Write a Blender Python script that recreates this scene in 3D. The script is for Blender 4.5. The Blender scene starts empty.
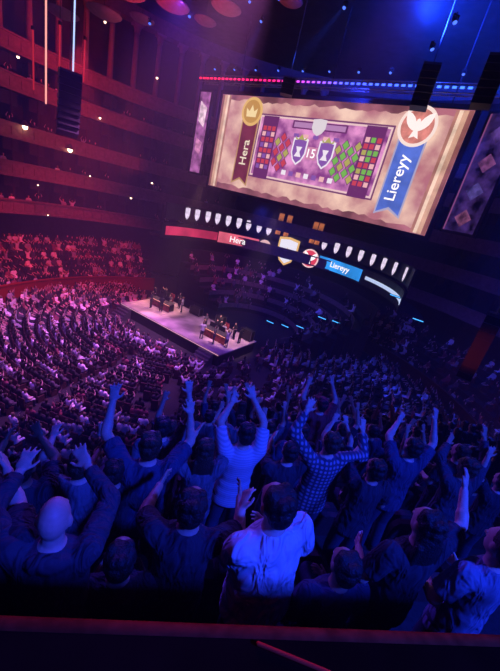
import bpy, math, random
import numpy as np
from mathutils import Vector, Matrix
random.seed(7)
SC=bpy.context.scene; C=SC.collection
try:
    SC.view_settings.view_transform='Standard'
except Exception: pass
PI=math.pi; R=math.radians
V=Vector
# ------------------------------------------------------------------ camera
F=335.0; TH=R(21.3); CT,ST=math.cos(TH),math.sin(TH)
RC,RS=0.9711,0.2384
CAM=V((0,0,13.7))
def ray(px,py):
    x=px-250.0; y=py-335.5
    a=x*RC+y*RS; b=x*RS-y*RC
    return V((a,F*CT+b*ST,-F*ST+b*CT))
def at_z(px,py,z):
    d=ray(px,py); return CAM+d*((z-CAM.z)/d.z)
def at_h(px,py,h):
    d=ray(px,py); return CAM+d*(h/math.hypot(d.x,d.y))
def proj(p):
    v=V(p)-CAM; dep=v.y*CT-v.z*ST
    if dep<0.2: return (-9999,-9999,dep)
    a=F*v.x/dep; b=F*(v.y*ST+v.z*CT)/dep
    return (250+a*RC+b*RS, 335.5+a*RS-b*RC, dep)
cd=bpy.data.cameras.new('camera'); cam=bpy.data.objects.new('camera',cd); C.objects.link(cam)
Rr=V((1,0,0)); Uu=V((0,ST,CT)); Ff=V((0,CT,-ST))
cr=Rr*RC+Uu*RS; cu=Uu*RC-Rr*RS
cam.matrix_world=Matrix(((cr.x,cu.x,-Ff.x,0),(cr.y,cu.y,-Ff.y,0),(cr.z,cu.z,-Ff.z,CAM.z),(0,0,0,1)))
cd.sensor_fit='VERTICAL'; cd.sensor_height=36; cd.lens=F/671*36; cd.clip_start=.05; cd.clip_end=300
SC.camera=cam
# ------------------------------------------------------------------ materials
def newmat(name):
    m=bpy.data.materials.new(name); m.use_nodes=True; m.node_tree.nodes.clear(); return m,m.node_tree.nodes,m.node_tree.links
def mat(name,col,rough=.7,var=.25,scale=12,bump=.15,metal=0.0,spec=.5):
    m,n,l=newmat(name)
    o=n.new('ShaderNodeOutputMaterial'); b=n.new('ShaderNodeBsdfPrincipled'); l.new(b.outputs[0],o.inputs[0])
    t=n.new('ShaderNodeTexCoord'); z=n.new('ShaderNodeTexNoise'); z.inputs['Scale'].default_value=scale; l.new(t.outputs['Object'],z.inputs['Vector'])
    r=n.new('ShaderNodeValToRGB'); r.color_ramp.elements[0].color=(*[c*(1-var) for c in col],1); r.color_ramp.elements[1].color=(*[min(1,c*(1+var)) for c in col],1)
    r.color_ramp.elements[0].position=.3; r.color_ramp.elements[1].position=.7
    l.new(z.outputs[0],r.inputs[0]); l.new(r.outputs[0],b.inputs['Base Color'])
    b.inputs['Roughness'].default_value=rough; b.inputs['Metallic'].default_value=metal; b.inputs['Specular IOR Level'].default_value=spec
    if bump:
        u=n.new('ShaderNodeBump'); u.inputs['Strength'].default_value=bump; u.inputs['Distance'].default_value=.02
        l.new(z.outputs[0],u.inputs['Height']); l.new(u.outputs[0],b.inputs['Normal'])
    return m
def emi(name,col,st=1.0,var=0.0,scale=1.0):
    m,n,l=newmat(name)
    o=n.new('ShaderNodeOutputMaterial'); e=n.new('ShaderNodeEmission'); l.new(e.outputs[0],o.inputs[0])
    e.inputs[0].default_value=(*col,1); e.inputs[1].default_value=st
    if var:
        t=n.new('ShaderNodeTexCoord'); z=n.new('ShaderNodeTexNoise'); z.inputs['Scale'].default_value=scale; z.inputs['Detail'].default_value=5
        l.new(t.outputs['Object'],z.inputs['Vector'])
        r=n.new('ShaderNodeValToRGB'); r.color_ramp.elements[0].color=(*[c*(1-var) for c in col],1); r.color_ramp.elements[1].color=(*[c*(1+var) for c in col],1)
        r.color_ramp.elements[0].position=.35; r.color_ramp.elements[1].position=.65
        l.new(z.outputs[0],r.inputs[0]); l.new(r.outputs[0],e.inputs[0])
    return m
def randmat(name,stops,src,rough=.8):
    m,n,l=newmat(name)
    o=n.new('ShaderNodeOutputMaterial'); b=n.new('ShaderNodeBsdfPrincipled'); l.new(b.outputs[0],o.inputs[0])
    r=n.new('ShaderNodeValToRGB'); r.color_ramp.interpolation='CONSTANT'
    while len(r.color_ramp.elements)<len(stops): r.color_ramp.elements.new(.5)
    for e,(p,c) in zip(r.color_ramp.elements,stops): e.position=p; e.color=(*c,1)
    if src=='obj':
        s=n.new('ShaderNodeObjectInfo'); l.new(s.outputs['Random'],r.inputs[0])
    else:
        s=n.new('ShaderNodeNewGeometry'); l.new(s.outputs['Random Per Island'],r.inputs[0])
    l.new(r.outputs[0],b.inputs['Base Color']); b.inputs['Roughness'].default_value=rough
    return m
def stripemat(name,c1,c2,plaid=False,scale=14):
    m,n,l=newmat(name)
    o=n.new('ShaderNodeOutputMaterial'); b=n.new('ShaderNodeBsdfPrincipled'); l.new(b.outputs[0],o.inputs[0]); b.inputs['Roughness'].default_value=.8
    t=n.new('ShaderNodeTexCoord')
    w=n.new('ShaderNodeTexWave'); w.bands_direction='Z'; w.inputs['Scale'].default_value=scale; w.inputs['Distortion'].default_value=.6; l.new(t.outputs['Object'],w.inputs['Vector'])
    r=n.new('ShaderNodeValToRGB'); r.color_ramp.elements[0].color=(*c1,1); r.color_ramp.elements[1].color=(*c2,1)
    r.color_ramp.elements[0].position=.4; r.color_ramp.elements[1].position=.6
    if plaid:
        w2=n.new('ShaderNodeTexWave'); w2.bands_direction='X'; w2.inputs['Scale'].default_value=scale; w2.inputs['Distortion'].default_value=.6; l.new(t.outputs['Object'],w2.inputs['Vector'])
        a=n.new('ShaderNodeMath'); a.operation='MULTIPLY'; l.new(w.outputs['Fac'],a.inputs[0]); l.new(w2.outputs['Fac'],a.inputs[1]); 
        r.color_ramp.elements[0].position=.1; r.color_ramp.elements[1].position=.6
        l.new(a.outputs[0],r.inputs[0])
    else: l.new(w.outputs['Fac'],r.inputs[0])
    l.new(r.outputs[0],b.inputs['Base Color'])
    return m
M={}
M['black']=mat('black_metal',(.010,.010,.012),.5,.2)
M['dark']=mat('dark_plaster',(.020,.016,.016),.85,.3,2)
M['wood']=mat('dark_wood',(.055,.022,.016),.6,.35,4)
M['front']=mat('box_front_plaster',(.19,.13,.12),.75,.2,3)
M['ledge']=mat('ledge_wood',(.016,.006,.004),1.0,.35,4,.1,0,0)
M['velvet']=mat('red_velvet',(.22,.03,.012),.95,.3,30,.15,0,0)
M['cream']=mat('cream_plaster',(.12,.09,.085),.8,.2,3)
M['ceil']=mat('ceiling_plaster',(.13,.11,.12),.9,.2,1)
M['carpet']=mat('dark_carpet',(.018,.016,.02),.95,.3,20)
M['deck']=mat('stage_deck',(.40,.32,.35),.45,.55,.55,.02)
M['metal']=mat('grey_metal',(.2,.2,.22),.4,.15,10,.05,.8)
M['seat']=mat('seat_fabric',(.05,.015,.02),.85,.3,40)
M['saucer']=mat('saucer_fibreglass',(.36,.24,.25),.6,.1,2,.03)
M['column']=mat('column_plaster',(.22,.16,.16),.7,.1,2,.03)
SK=[mat('skin_light',(.60,.38,.29),.55,.08,30,.03),mat('skin_mid',(.44,.26,.19),.55,.08,30,.03),mat('skin_dark',(.18,.095,.06),.55,.08,30,.03)]
HAIR=[mat('hair_black',(.010,.008,.008),.6,.4,90,.6),mat('hair_brown',(.04,.022,.013),.6,.4,90,.6),mat('hair_fair',(.18,.12,.06),.6,.3,90,.6)]
def cloth(name,col,var=.15):
    m=mat(name,col,.88,var,7,.0)
    n,l=m.node_tree.nodes,m.node_tree.links; b=[x for x in n if x.type=='BSDF_PRINCIPLED'][0]
    t=[x for x in n if x.type=='TEX_COORD'][0]
    z=n.new('ShaderNodeTexNoise'); z.inputs['Scale'].default_value=5.0; z.inputs['Detail'].default_value=2; z.inputs['Distortion'].default_value=1.5
    mp=n.new('ShaderNodeMapping'); mp.inputs['Scale'].default_value=(1.7,1.7,.7); l.new(t.outputs['Object'],mp.inputs[0]); l.new(mp.outputs[0],z.inputs['Vector'])
    u=n.new('ShaderNodeBump'); u.inputs['Strength'].default_value=.95; u.inputs['Distance'].default_value=.065; l.new(z.outputs[0],u.inputs['Height']); l.new(u.outputs[0],b.inputs['Normal'])
    return m
CL={'white':cloth('white_cotton',(.60,.60,.64),.05),'navy':cloth('navy_cotton',(.04,.05,.10)),'black':cloth('black_cotton',(.022,.022,.035)),
 'grey':cloth('grey_cotton',(.12,.12,.15)),'lblue':cloth('pale_blue_cotton',(.16,.19,.26)),'denim':mat('denim',(.035,.04,.07),.85,.2,40,.2),
 'stripe':stripemat('striped_cotton',(.50,.50,.56),(.34,.35,.42),False,13),'plaid':stripemat('plaid_cotton',(.04,.045,.08),(.30,.30,.34),True,7),
 'red':cloth('red_cotton',(.25,.03,.04)),'hood':cloth('charcoal_fleece',(.04,.04,.06))}
M['shoe']=mat('shoe_leather',(.03,.03,.03),.5)
M['eye']=mat('eye_white',(.6,.6,.6),.2,.02)
# ------------------------------------------------------------------ mesh builder
class MB:
    def __init__(s): s.v=[]; s.f=[]; s.m=[]
    def add(s,vs,fs,m=0):
        b=len(s.v); s.v+= [tuple(x) for x in vs]; s.f+=[tuple(i+b for i in f) for f in fs]; s.m+=[m]*len(fs)
    def rings(s,rs,m=0):
        n=len(rs[0]); vs=[p for r in rs for p in r]; fs=[]
        for i in range(len(rs)-1):
            for j in range(n):
                k=(j+1)%n; fs.append((i*n+j,i*n+k,(i+1)*n+k,(i+1)*n+j))
        fs.append(tuple(reversed(range(n)))); fs.append(tuple((len(rs)-1)*n+j for j in range(n)))
        s.add(vs,fs,m)
    def loft(s,secs,n=18,m=0,X=None):
        rs=[]
        for (cx,cy,z,rx,ry) in secs:
            r=[V((cx+rx*math.cos(2*PI*j/n),cy+ry*math.sin(2*PI*j/n),z)) for j in range(n)]
            rs.append([X@p for p in r] if X else r)
        s.rings(rs,m)
    def tube(s,p0,p1,r0,r1,n=12,rnd=True,m=0):
        p0=V(p0);p1=V(p1); d=p1-p0
        if d.length<1e-6: return
        u=d.normalized(); a=u.orthogonal().normalized(); b=u.cross(a)
        def ring(c,r): return [c+(a*math.cos(2*PI*j/n)+b*math.sin(2*PI*j/n))*r for j in range(n)]
        rs=[]
        if rnd:
            for t in (1.25,.85,.42): rs.append(ring(p0-u*r0*math.sin(t),r0*math.cos(t)))
        rs.append(ring(p0,r0)); rs.append(ring(p1,r1))
        if rnd:
            for t in (.42,.85,1.25): rs.append(ring(p1+u*r1*math.sin(t),r1*math.cos(t)))
        s.rings(rs,m)
    def ell(s,c,r,X=None,nu=16,nv=10,m=0):
        rs=[]
        for i in range(nv):
            t=-PI/2+PI*(i+.5)/nv
            ring=[V((r[0]*math.cos(t)*math.cos(2*PI*j/nu),r[1]*math.cos(t)*math.sin(2*PI*j/nu),r[2]*math.sin(t))) for j in range(nu)]
            rs.append([V(c)+(X@p if X else p) for p in ring])
        s.rings(rs,m)
    def box(s,c,d,X=None,m=0):
        c=V(c); vs=[]
        for x in (-.5,.5):
            for y in (-.5,.5):
                for z in (-.5,.5):
                    p=V((x*d[0],y*d[1],z*d[2])); vs.append(c+(X@p if X else p))
        s.add(vs,[(0,1,3,2),(4,6,7,5),(0,4,5,1),(2,3,7,6),(0,2,6,4),(1,5,7,3)],m)
    def prism(s,pts,z0,z1,m=0):
        n=len(pts); vs=[(p[0],p[1],z0) for p in pts]+[(p[0],p[1],z1) for p in pts]
        fs=[tuple(reversed(range(n))),tuple(range(n,2*n))]+[(i,(i+1)%n,n+(i+1)%n,n+i) for i in range(n)]
        s.add(vs,fs,m)
    def arc(s,cx,cy,r0,r1,z0,z1,a0,a1,n=40,m=0):
        rs=[]
        for i in range(n+1):
            a=a0+(a1-a0)*i/n; c,d=math.cos(a),math.sin(a)
            rs.append([(cx+r0*c,cy+r0*d,z0),(cx+r1*c,cy+r1*d,z0),(cx+r1*c,cy+r1*d,z1),(cx+r0*c,cy+r0*d,z1)])
        s.rings(rs,m)
    def lathe(s,prof,n=24,m=0,c=(0,0,0)):
        s.rings([[V((c[0]+r*math.cos(2*PI*j/n),c[1]+r*math.sin(2*PI*j/n),c[2]+z)) for j in range(n)] for r,z in prof],m)
    def mesh(s,name,smooth=False):
        me=bpy.data.meshes.new(name); me.from_pydata(s.v,[],s.f)
        for p,mi in zip(me.polygons,s.m): p.material_index=mi; p.use_smooth=smooth
        me.update(); return me
    def build(s,name,mats,parent=None,smooth=False):
        return link(name,s.mesh(name,smooth),mats,parent)
def link(name,me,mats,parent=None):
    if not isinstance(mats,(list,tuple)): mats=[mats]
    if len(me.materials)==0:
        for m in mats: me.materials.append(m)
    o=bpy.data.objects.new(name,me); C.objects.link(o)
    if parent: o.parent=parent
    return o
def tag(o,label=None,cat=None,group=None,kind=None):
    if label: o['label']=label
    if cat: o['category']=cat
    if group: o['group']=group
    if kind: o['kind']=kind
    return o
def empty(name,loc,rz=0,label=None,cat=None,group=None,s=1):
    o=bpy.data.objects.new(name,None); C.objects.link(o); o.location=loc; o.rotation_euler=(0,0,rz); o.scale=(s,s,s); o.empty_display_size=.2
    return tag(o,label,cat,group)
def dup(root,loc,rz=None,label=None,group=None,s=None):
    r=root.copy(); C.objects.link(r); r.location=loc
    if rz is not None: r.rotation_euler=(0,0,rz)
    if s: r.scale=(s,s,s)
    if label: r['label']=label
    if group: r['group']=group
    for ch in list(root.children):
        c=ch.copy(); C.objects.link(c); c.parent=r
        for g in list(ch.children):
            d=g.copy(); C.objects.link(d); d.parent=c
    return r
def struct(o): o['kind']='structure'; return o
def remesh(mb,vox,sm=3,dec=None):
    me=mb.mesh('tmp'); o=bpy.data.objects.new('tmp',me); C.objects.link(o)
    r=o.modifiers.new('r','REMESH'); r.mode='VOXEL'; r.voxel_size=vox; r.use_smooth_shade=True
    if sm:
        k=o.modifiers.new('s','SMOOTH'); k.factor=.5; k.iterations=sm
    if dec:
        k=o.modifiers.new('d','DECIMATE'); k.ratio=dec
    dg=bpy.context.evaluated_depsgraph_get(); ev=o.evaluated_get(dg)
    out=bpy.data.meshes.new_from_object(ev,preserve_all_data_layers=False,depsgraph=dg)
    bpy.data.objects.remove(o); bpy.data.meshes.remove(me)
    out.materials.clear()
    out.polygons.foreach_set('use_smooth',[True]*len(out.polygons))
    return out
# ------------------------------------------------------------------ people
def ik(S,T,l1,l2,pole):
    d=T-S; L=max(.14,min(d.length,l1+l2-.006)); u=d.normalized(); T=S+u*L
    a=(l1*l1-l2*l2+L*L)/(2*L); h=math.sqrt(max(0,l1*l1-a*a))
    p=pole-u*pole.dot(u); p.normalize()
    return S+u*a+p*h, T
def hand(mb,W,h,n,side,curl,fine):
    h=h.normalized(); n=(n-h*n.dot(h)).normalized(); w=h.cross(n)
    if w.x*(-side)<0: w=-w
    X=Matrix((w,n,h)).transposed()
    mb.ell(W+h*.05,(.044,.018,.056),X)
    if not fine:
        mb.ell(W+h*.12,(.040,.016,.055),X); mb.tube(W+h*.03+w*.03,W+h*.07+w*.07,.016,.013); return
    for off,ln,an in ((.031,.070,.22),(.0105,.080,.07),(-.0105,.074,-.10),(-.031,.058,-.28)):
        d=h*math.cos(an)+w*math.sin(an); b=W+h*.088+w*off; q=b+d*ln*.5; t=q+(d*math.cos(curl)+n*math.sin(curl))*ln*.5
        mb.tube(b-d*.02,q,.0105,.0095,10); mb.tube(q,t,.0095,.008,10)
    b=W+h*.03+w*.028; q=b+(h*.55+w*.8).normalized()*.042; t=q+(h*.85+w*.5).normalized()*.036
    mb.tube(b,q,.014,.011,10); mb.tube(q,t,.011,.009,10)
REST=[V((-.17,.24,1.10)),V((.17,.24,1.10))]
def person(P):
    """meshes of one figure, local frame, feet at z=0, facing +Y"""
    seated=P.get('seated',False); dz=-.42 if seated else 0.0
    vox=P.get('vox',.009); fine=vox<.02; lean=P.get('lean',0); tilt=P.get('tilt',0)
    pel=V((0,0,.95+dz))
    X=Matrix.Translation(pel)@Matrix.Rotation(-lean,4,'X')@Matrix.Rotation(tilt,4,'Y')@Matrix.Translation(-pel)@Matrix.Translation((0,0,dz))
    B=MB();S=MB();T=MB();H=MB();SH=MB()
    g=P.get('girth',1.0)
    tor=[(0,0,.86,.14*g,.10*g),(0,0,.92,.165*g,.112*g),(0,0,1.0,.162*g,.112*g),(0,0,1.1,.145*g,.10*g),(0,0,1.22,.155*g,.108*g),(0,0,1.33,.172,.115),(0,-.005,1.41,.158,.098),(0,-.008,1.46,.10,.075),(0,-.005,1.5,.062,.06)]
    B.loft(tor,X=X)
    B.tube(X@V((0,-.005,1.45)),X@V((0,.012,1.58)),.058,.054)
    hy=P.get('yaw',0); hp=P.get('pitch',0); nk=V((0,.01,1.54))
    HX=X@Matrix.Translation(nk)@Matrix.Rotation(hy,4,'Z')@Matrix.Rotation(-hp,4,'X')@Matrix.Translation(-nk)
    HR=HX.to_3x3()
    def he(mb,c,r): mb.ell(HX@V(c),r,HR)
    he(B,(0,.018,1.645),(.076,.096,.108)); he(B,(0,.045,1.585),(.056,.066,.058)); he(B,(0,.085,1.552),(.026,.022,.02))
    B.tube(HX@V((0,.105,1.655)),HX@V((0,.127,1.618)),.010,.015,8)
    he(B,(0,.104,1.584),(.024,.012,.010)); he(B,(0,.098,1.675),(.05,.016,.012))
    for sx in (-1,1): he(B,(sx*.078,.012,1.63),(.012,.022,.034))
    if P.get('hair')!='bald':
        he(H,(0,-.004,1.665),(.082,.095,.096)); he(H,(0,-.04,1.615),(.072,.062,.068))
        for k in range(9):
            a=k*.7; he(H,(.05*math.cos(a),-.02+.055*math.sin(a),1.722+.014*math.sin(k*2.1)),(.034,.034,.034))
        for k in range(7):
            a=PI+PI*k/6; he(H,(.064*math.cos(a),-.015+.068*math.sin(a),1.66+.024*math.sin(k*3.3)),(.026,.03,.04))
        if P.get('hair')=='long':
            H.loft([(0,-.06,1.36,.085,.03),(0,-.068,1.42,.10,.042),(0,-.062,1.52,.095,.055),(0,-.04,1.62,.085,.07),(0,-.02,1.68,.06,.06)],X=HX)
            for k in range(6): H.tube(HX@V((-.08+.032*k,-.075,1.55)),HX@V((-.09+.036*k,-.085,1.33+.02*math.sin(k*2.7))),.026,.014,8)
    info={}
    for i,side in enumerate((-1,1)):
        tgt=P.get('arms',[None,None])[i]; up=tgt is not None and tgt.z>1.45+dz
        Sh=X@V((side*(.178 if up else .187),-.005,1.45 if up else 1.415))
        if tgt is None: tgt=REST[i]+V((0,0,dz))
        pole=V((side*1.0,-.15,-.25)) if up else V((side*.6,-.8,-.4))
        El,Wr=ik(Sh,tgt,.29,.255,pole)
        inn=X@V((side*.10,-.005,1.36))
        B.tube(inn,Sh,.075,.058); B.tube(Sh,El,.054,.042); B.tube(El,Wr,.043,.029)
        m=El.lerp(Wr,.3); B.tube(El,m,.043,.045); 
        hd=(Wr-El).normalized()
        if up: hd=(hd+V((0,0,.35))).normalized(); nn=V((side*-.2,1,0))
        else: nn=V((-side,.2,-.2))
        hand(B,Wr,hd,nn,side,.35 if up else .7,fine)
        S.tube(inn,Sh,.10,.076,14)
        if P.get('sleeve','short')=='long':
            S.tube(Sh,El,.074,.060,14); S.tube(El,El.lerp(Wr,.93),.060,.047,14,False)
            for k in range(5):
                c=Sh.lerp(El,.3+.16*k); S.tube(c,c+(El-Sh)*.03,.076-.003*k,.074-.003*k,12)
        else:
            S.tube(Sh,Sh.lerp(El,.74),.076,.076,14,False); c=Sh.lerp(El,.4); S.tube(c,c+(El-Sh)*.04,.080,.080,12)
        info[i]=(Sh,El,Wr)
    st=[(0,0,.80 if not seated else .88,.190*g,.138*g),(0,0,.85 if not seated else .90,.192*g,.14*g),(0,0,.92,.184*g,.134*g),(0,0,.97,.188*g,.136*g),(0,0,1.02,.176*g,.128*g),(0,0,1.07,.178*g,.13*g),(0,0,1.12,.166*g,.12*g),(0,0,1.18,.174*g,.126*g),(0,0,1.24,.172*g,.125*g),(0,0,1.34,.188,.13),(0,-.005,1.42,.166,.11),(0,-.008,1.468,.10,.082),(0,-.005,1.495,.073,.069)]
    S.loft(st,22,X=X)
    if P.get('hood'): S.ell(X@V((0,-.085,1.45)),(.11,.05,.055),X.to_3x3())
    for side in (-1,1):
        if seated:
            hp_,kn,an=V((side*.09,.02,.53)),V((side*.12,.43,.50)),V((side*.12,.41,.09))
        else:
            hp_,kn,an=V((side*.09,0,.90)),V((side*.105,.03,.49)),V((side*.11,-.02,.09))
        B.tube(hp_,kn,.082,.056); B.tube(kn,an,.056,.036)
        toe=an+V((side*.02,.15,-.05)); B.tube(an+V((0,-.03,-.045)),toe,.036,.03)
        T.tube(hp_,kn,.10,.075,14); T.tube(kn,an,.075,.062,14,False)
        SH.tube(an+V((0,-.04,-.04)),toe+V((0,.01,.0)),.045,.038)
    T.loft([(0,0,.84,.15*g,.12*g),(0,0,.93,.178*g,.126*g),(0,0,1.0,.17*g,.122*g)],X=Matrix.Translation((0,0,dz)))
    EY=MB()
    for sx in (-1,1): he(EY,(sx*.031,.098,1.648),(.012,.010,.009))
    return dict(body=B,shirt=S,trousers=T,hair=H,shoes=SH,eyes=EY,info=info,dz=dz)
def finish_person(P,root):
    d=person(P); vox=P.get('vox',.009); v2=max(.012,vox)
    link('body',remesh(d['body'],vox,2),P['skin'],root)
    link('jumper' if P.get('sleeve')=='long' else 'shirt',remesh(d['shirt'],v2,3),P['shirt'],root)
    link('trousers',remesh(d['trousers'],max(.016,vox),3),P.get('tro',CL['denim']),root)
    if d['hair'].v: link('hair',remesh(d['hair'],max(.008,vox*.8),1),P['haircol'],root)
    link('shoes',remesh(d['shoes'],max(.012,vox),2),M['shoe'],root)
    if vox<.010: link('eyes',d['eyes'].mesh('eyes',True),M['eye'],root)
    if P.get('cap'):
        k=MB(); k.ell((0,-.002,1.70+d['dz']),(.092,.106,.075)); k.box((0,.12,1.69+d['dz']),(.13,.12,.012)); link('cap',remesh(k,.01,2),P['cap'],root)
RN=V((-.17,.985,0)).normalized(); RD=V((.985,.17,0)).normalized()
def rowd(k): return 1.35+1.0*(k-1)
def rowz(k): return CAM.z-3.15-.5*(k-1)
FACE=math.atan2(RN.y,RN.x)-PI/2+R(6)
PEOPLE=[]
def custom(head,row,s,L,Rr_,shirt,label,hair='short',hc=0,skin=0,seated=False,rz=0,sleeve='short',tro='denim',rho=.60,**kw):
    zf=rowz(row); hz=(1.64-(.42 if seated else 0))*s
    p=at_z(head[0],head[1],zf+hz); loc=V((p.x,p.y,zf)); rz=FACE+R(rz)
    Mi=Matrix.Rotation(-rz,3,'Z'); o=(Mi@(CAM-loc))/s
    arms=[]
    for side,t in ((-1,L),(1,Rr_)):
        if t is None: arms.append(None); continue
        d=(Mi@ray(*t)).normalized(); S=V((side*.178,0,1.45-(.42 if seated else 0)))
        oc=o-S; b=oc.dot(d); c=oc.dot(oc)-rho*rho; disc=b*b-c
        tt=-b+math.sqrt(disc) if disc>0 else -b
        q=o+d*tt; u=(q-S); u=u.normalized()*min(u.length,.62)
        arms.append(S+u*(.53/.62))
    root=empty('person',loc,rz,label,'person','spectators cheering in the nearest rows',s)
    P=dict(arms=arms,hair=hair,seated=seated,skin=SK[skin],shirt=CL[shirt],haircol=HAIR[hc],sleeve=sleeve,tro=CL[tro],**kw)
    finish_person(P,root); PEOPLE.append(loc)
    return root
custom((53,522),1,.95,(20,462),(88,456),'hood','bald spectator in a charcoal hooded top, both arms raised beside his head','bald',1,0,sleeve='long',hood=True,girth=1.1,rho=.56)
custom((192,508),1,.95,(160,480),(243,492),'black','dark haired spectator in a black T-shirt left of the white-shirted man','short',0,1,rz=-12)
custom((289,503),1,1.04,(240,508),None,'white','broad spectator in a plain white T-shirt glowing blue at lower centre','short',0,0,rz=14,girth=1.22,tilt=-.10,rho=.42)
custom((428,527),1,.96,None,(468,482),'black','long haired spectator in a black top raising the right hand','long',0,0)
custom((505,548),1,.97,None,None,'lblue','spectator in dull blue shirt cut off by the right frame edge','short',1,0)
custom((345,568),1,.98,None,None,'navy','seated spectator in navy top right of the white-shirted man','short',0,1,seated=True)
custom((-24,505),1,.98,None,(6,462),'black','spectator in black half outside the left frame edge','short',1,0)
custom((120,560),1,.98,None,None,'black','seated spectator in black between the bald man and the black T-shirt','short',0,1,seated=True)
custom((150,446),2,1.04,(111,392),(193,408),'navy','tall spectator in a dark navy T-shirt with both arms spread high','short',1,0)
custom((246,434),2,.99,(233,396),(253,391),'stripe','spectator in a pale finely striped shirt with both hands straight up','short',0,0)
custom((331,443),2,1.0,(306,404),(366,428),'plaid','spectator in a plaid long sleeved shirt with arms over the head','short',1,0,sleeve='long',rho=.5)
custom((376,470),2,.95,(362,440),None,'black','spectator in black standing right of the plaid shirt, left hand up','short',0,1)
custom((80,465),2,.95,(52,432),(104,430),'grey','spectator in a grey shirt with hands up behind the bald man','short',1,0)
custom((413,448),2,.98,(399,416),(437,415),'navy','spectator in navy with two hands up right of the plaid shirt','short',0,0)
custom((468,468),2,.97,(448,438),(486,432),'hood','spectator in a charcoal top lifting both arms near the right edge','short',1,1,sleeve='long')
custom((205,450),2,.93,(198,428),(222,425),'grey','shorter spectator in grey between the navy T-shirt and the striped shirt','long',1,0)
custom((22,468),2,.96,(6,436),(40,430),'black','spectator in black with both palms up by the left edge','short',0,2)
custom((290,452),2,.92,(272,436),(300,428),'black','shorter spectator in black between the striped shirt and the plaid shirt','short',0,0)
custom((114,472),2,.91,(100,446),None,'black','spectator in black half hidden below the tall navy T-shirt','short',0,1)
custom((322,405),3,.98,(308,380),(333,380),'red','spectator in a red cap and red shirt with hands up','short',0,0,cap=CL['red'])
print('customs done')
PROT=[]
pp=[([V((-.30,.10,1.92)),V((.30,.12,1.92))],'black',0,'short'),([V((-.18,.15,1.97)),V((.2,.12,1.95))],'navy',1,'short'),([None,V((.25,.15,1.95))],'grey',0,'short'),
    ([None,None],'black',1,'short'),([None,None],'hood',0,'long'),([V((-.12,.25,1.90)),V((.10,.25,1.90))],'navy',2,'short'),([V((-.34,.05,1.85)),None],'navy',0,'short'),([None,None],'navy',0,'short'),([V((-.26,.2,1.80)),V((.05,.2,1.93))],'hood',1,'long'),([V((-.4,.05,1.75)),V((.38,.1,1.80))],'grey',0,'short')]
for i,(ar,sh,hc,hs) in enumerate(pp):
    root=empty('person',(0,0,-50),0,'x','person')
    finish_person(dict(arms=ar,shirt=CL[sh],hair=hs,haircol=HAIR[hc],skin=SK[i%3 if i%3<2 else 0],vox=.0115,sleeve='long' if sh=='hood' else 'short'),root)
    PROT.append((root,any(a is not None for a in ar)))
seatedP=[]
for i,(sh,hc) in enumerate((('black',0),('navy',1),('hood',0))):
    root=empty('person',(0,0,-50),0,'x','person')
    finish_person(dict(arms=[None,None],seated=True,shirt=CL[sh],hair='short',haircol=HAIR[hc],skin=SK[i%2],vox=.0125),root); seatedP.append(root)
def edge_y(px):
    return 442-42*px/200 if px<200 else (398+ (px-200)*.095)
nmid=0; rows_extent={}
for k in range(2,9):
    d=rowd(k)+(.25 if k==2 else 0); lo=99;hi=-99
    t=-14.0
    while t<16:
        t+=(.54 if k>2 else .3)+random.uniform(-.05,.05)
        p=RN*d+RD*t; loc=V((p.x,p.y+random.uniform(-.08,.08),rowz(k)))
        h=proj(loc+V((0,0,1.65)))
        if h[0]<-15 or h[0]>515 or h[1]<edge_y(h[0])-2: continue
        lo=min(lo,t);hi=max(hi,t)
        if any((loc-q).length<.42 for q in PEOPLE): continue
        if k==2: PEOPLE.append(loc)
        right=h[0]>350
        if random.random()<.04: continue
        if right and random.random()<.25:
            root=random.choice(seatedP); g='spectators sitting among the balcony rows'; lb='spectator sitting in the dim balcony rows'
        else:
            up_=random.random()<(.6 if right else .85); cand=[q for q in PROT if q[1]==up_]
            root=random.choice(cand); g='spectators with raised arms in the balcony rows' if root[1] else 'spectators standing with arms down in the balcony rows'
            lb='spectator standing in the balcony rows, arms raised' if root[1] else 'spectator standing in the balcony rows, arms lowered'; root=root[0]
        dup(root,loc,FACE+random.uniform(-.3,.3),lb,g,random.uniform(.86,1.03)); nmid+=1
    rows_extent[k]=(lo-.5,hi+.5)
for r in [q[0] for q in PROT]+seatedP:
    for ch in list(r.children): bpy.data.objects.remove(ch)
    bpy.data.objects.remove(r)
print('mid',nmid)
fl=MB(); XR=Matrix((RD,RN,V((0,0,1)))).transposed()
for k in range(1,9):
    lo,hi=rows_extent.get(k,(-4,6)); 
    if hi<lo: continue
    if k<3: lo,hi=-5,7
    c=RN*rowd(k)+RD*((lo+hi)/2); fl.box((c.x,c.y,rowz(k)-.5),(hi-lo,1.0,1.0),XR)
struct(fl.build('floor',M['carpet']))
def make_seat():
    r=empty('theatre_seat',(0,0,0),0,'folded tip-up theatre seat between the standing spectators','seat','tip-up seats in the nearest rows')
    b=MB(); b.prism([(-.23,.0),(-.23,.42),(-.17,.5),(.17,.5),(.23,.42),(.23,0)],-.035,.035); me=b.mesh('backrest'); me.transform(Matrix.Translation((0,-.05,.40))@Matrix.Rotation(PI/2+.12,4,'X')); link('backrest',me,M['seat'],r)
    b=MB(); b.prism([(-.21,.0),(-.21,.34),(-.16,.40),(.16,.40),(.21,.34),(.21,0)],-.05,.05); me=b.mesh('seat_pad'); me.transform(Matrix.Translation((0,.06,.42))@Matrix.Rotation(PI/2-.1,4,'X')); link('seat_pad',me,M['seat'],r)
    for s in (-1,1):
        b=MB(); b.box((s*.255,.08,.58),(.05,.30,.04)); b.box((s*.255,.0,.29),(.035,.10,.58)); b.box((s*.255,.03,.015),(.05,.22,.03)); b.build('armrest',M['wood'],r)
    return r
sr=make_seat(); first=True
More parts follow.
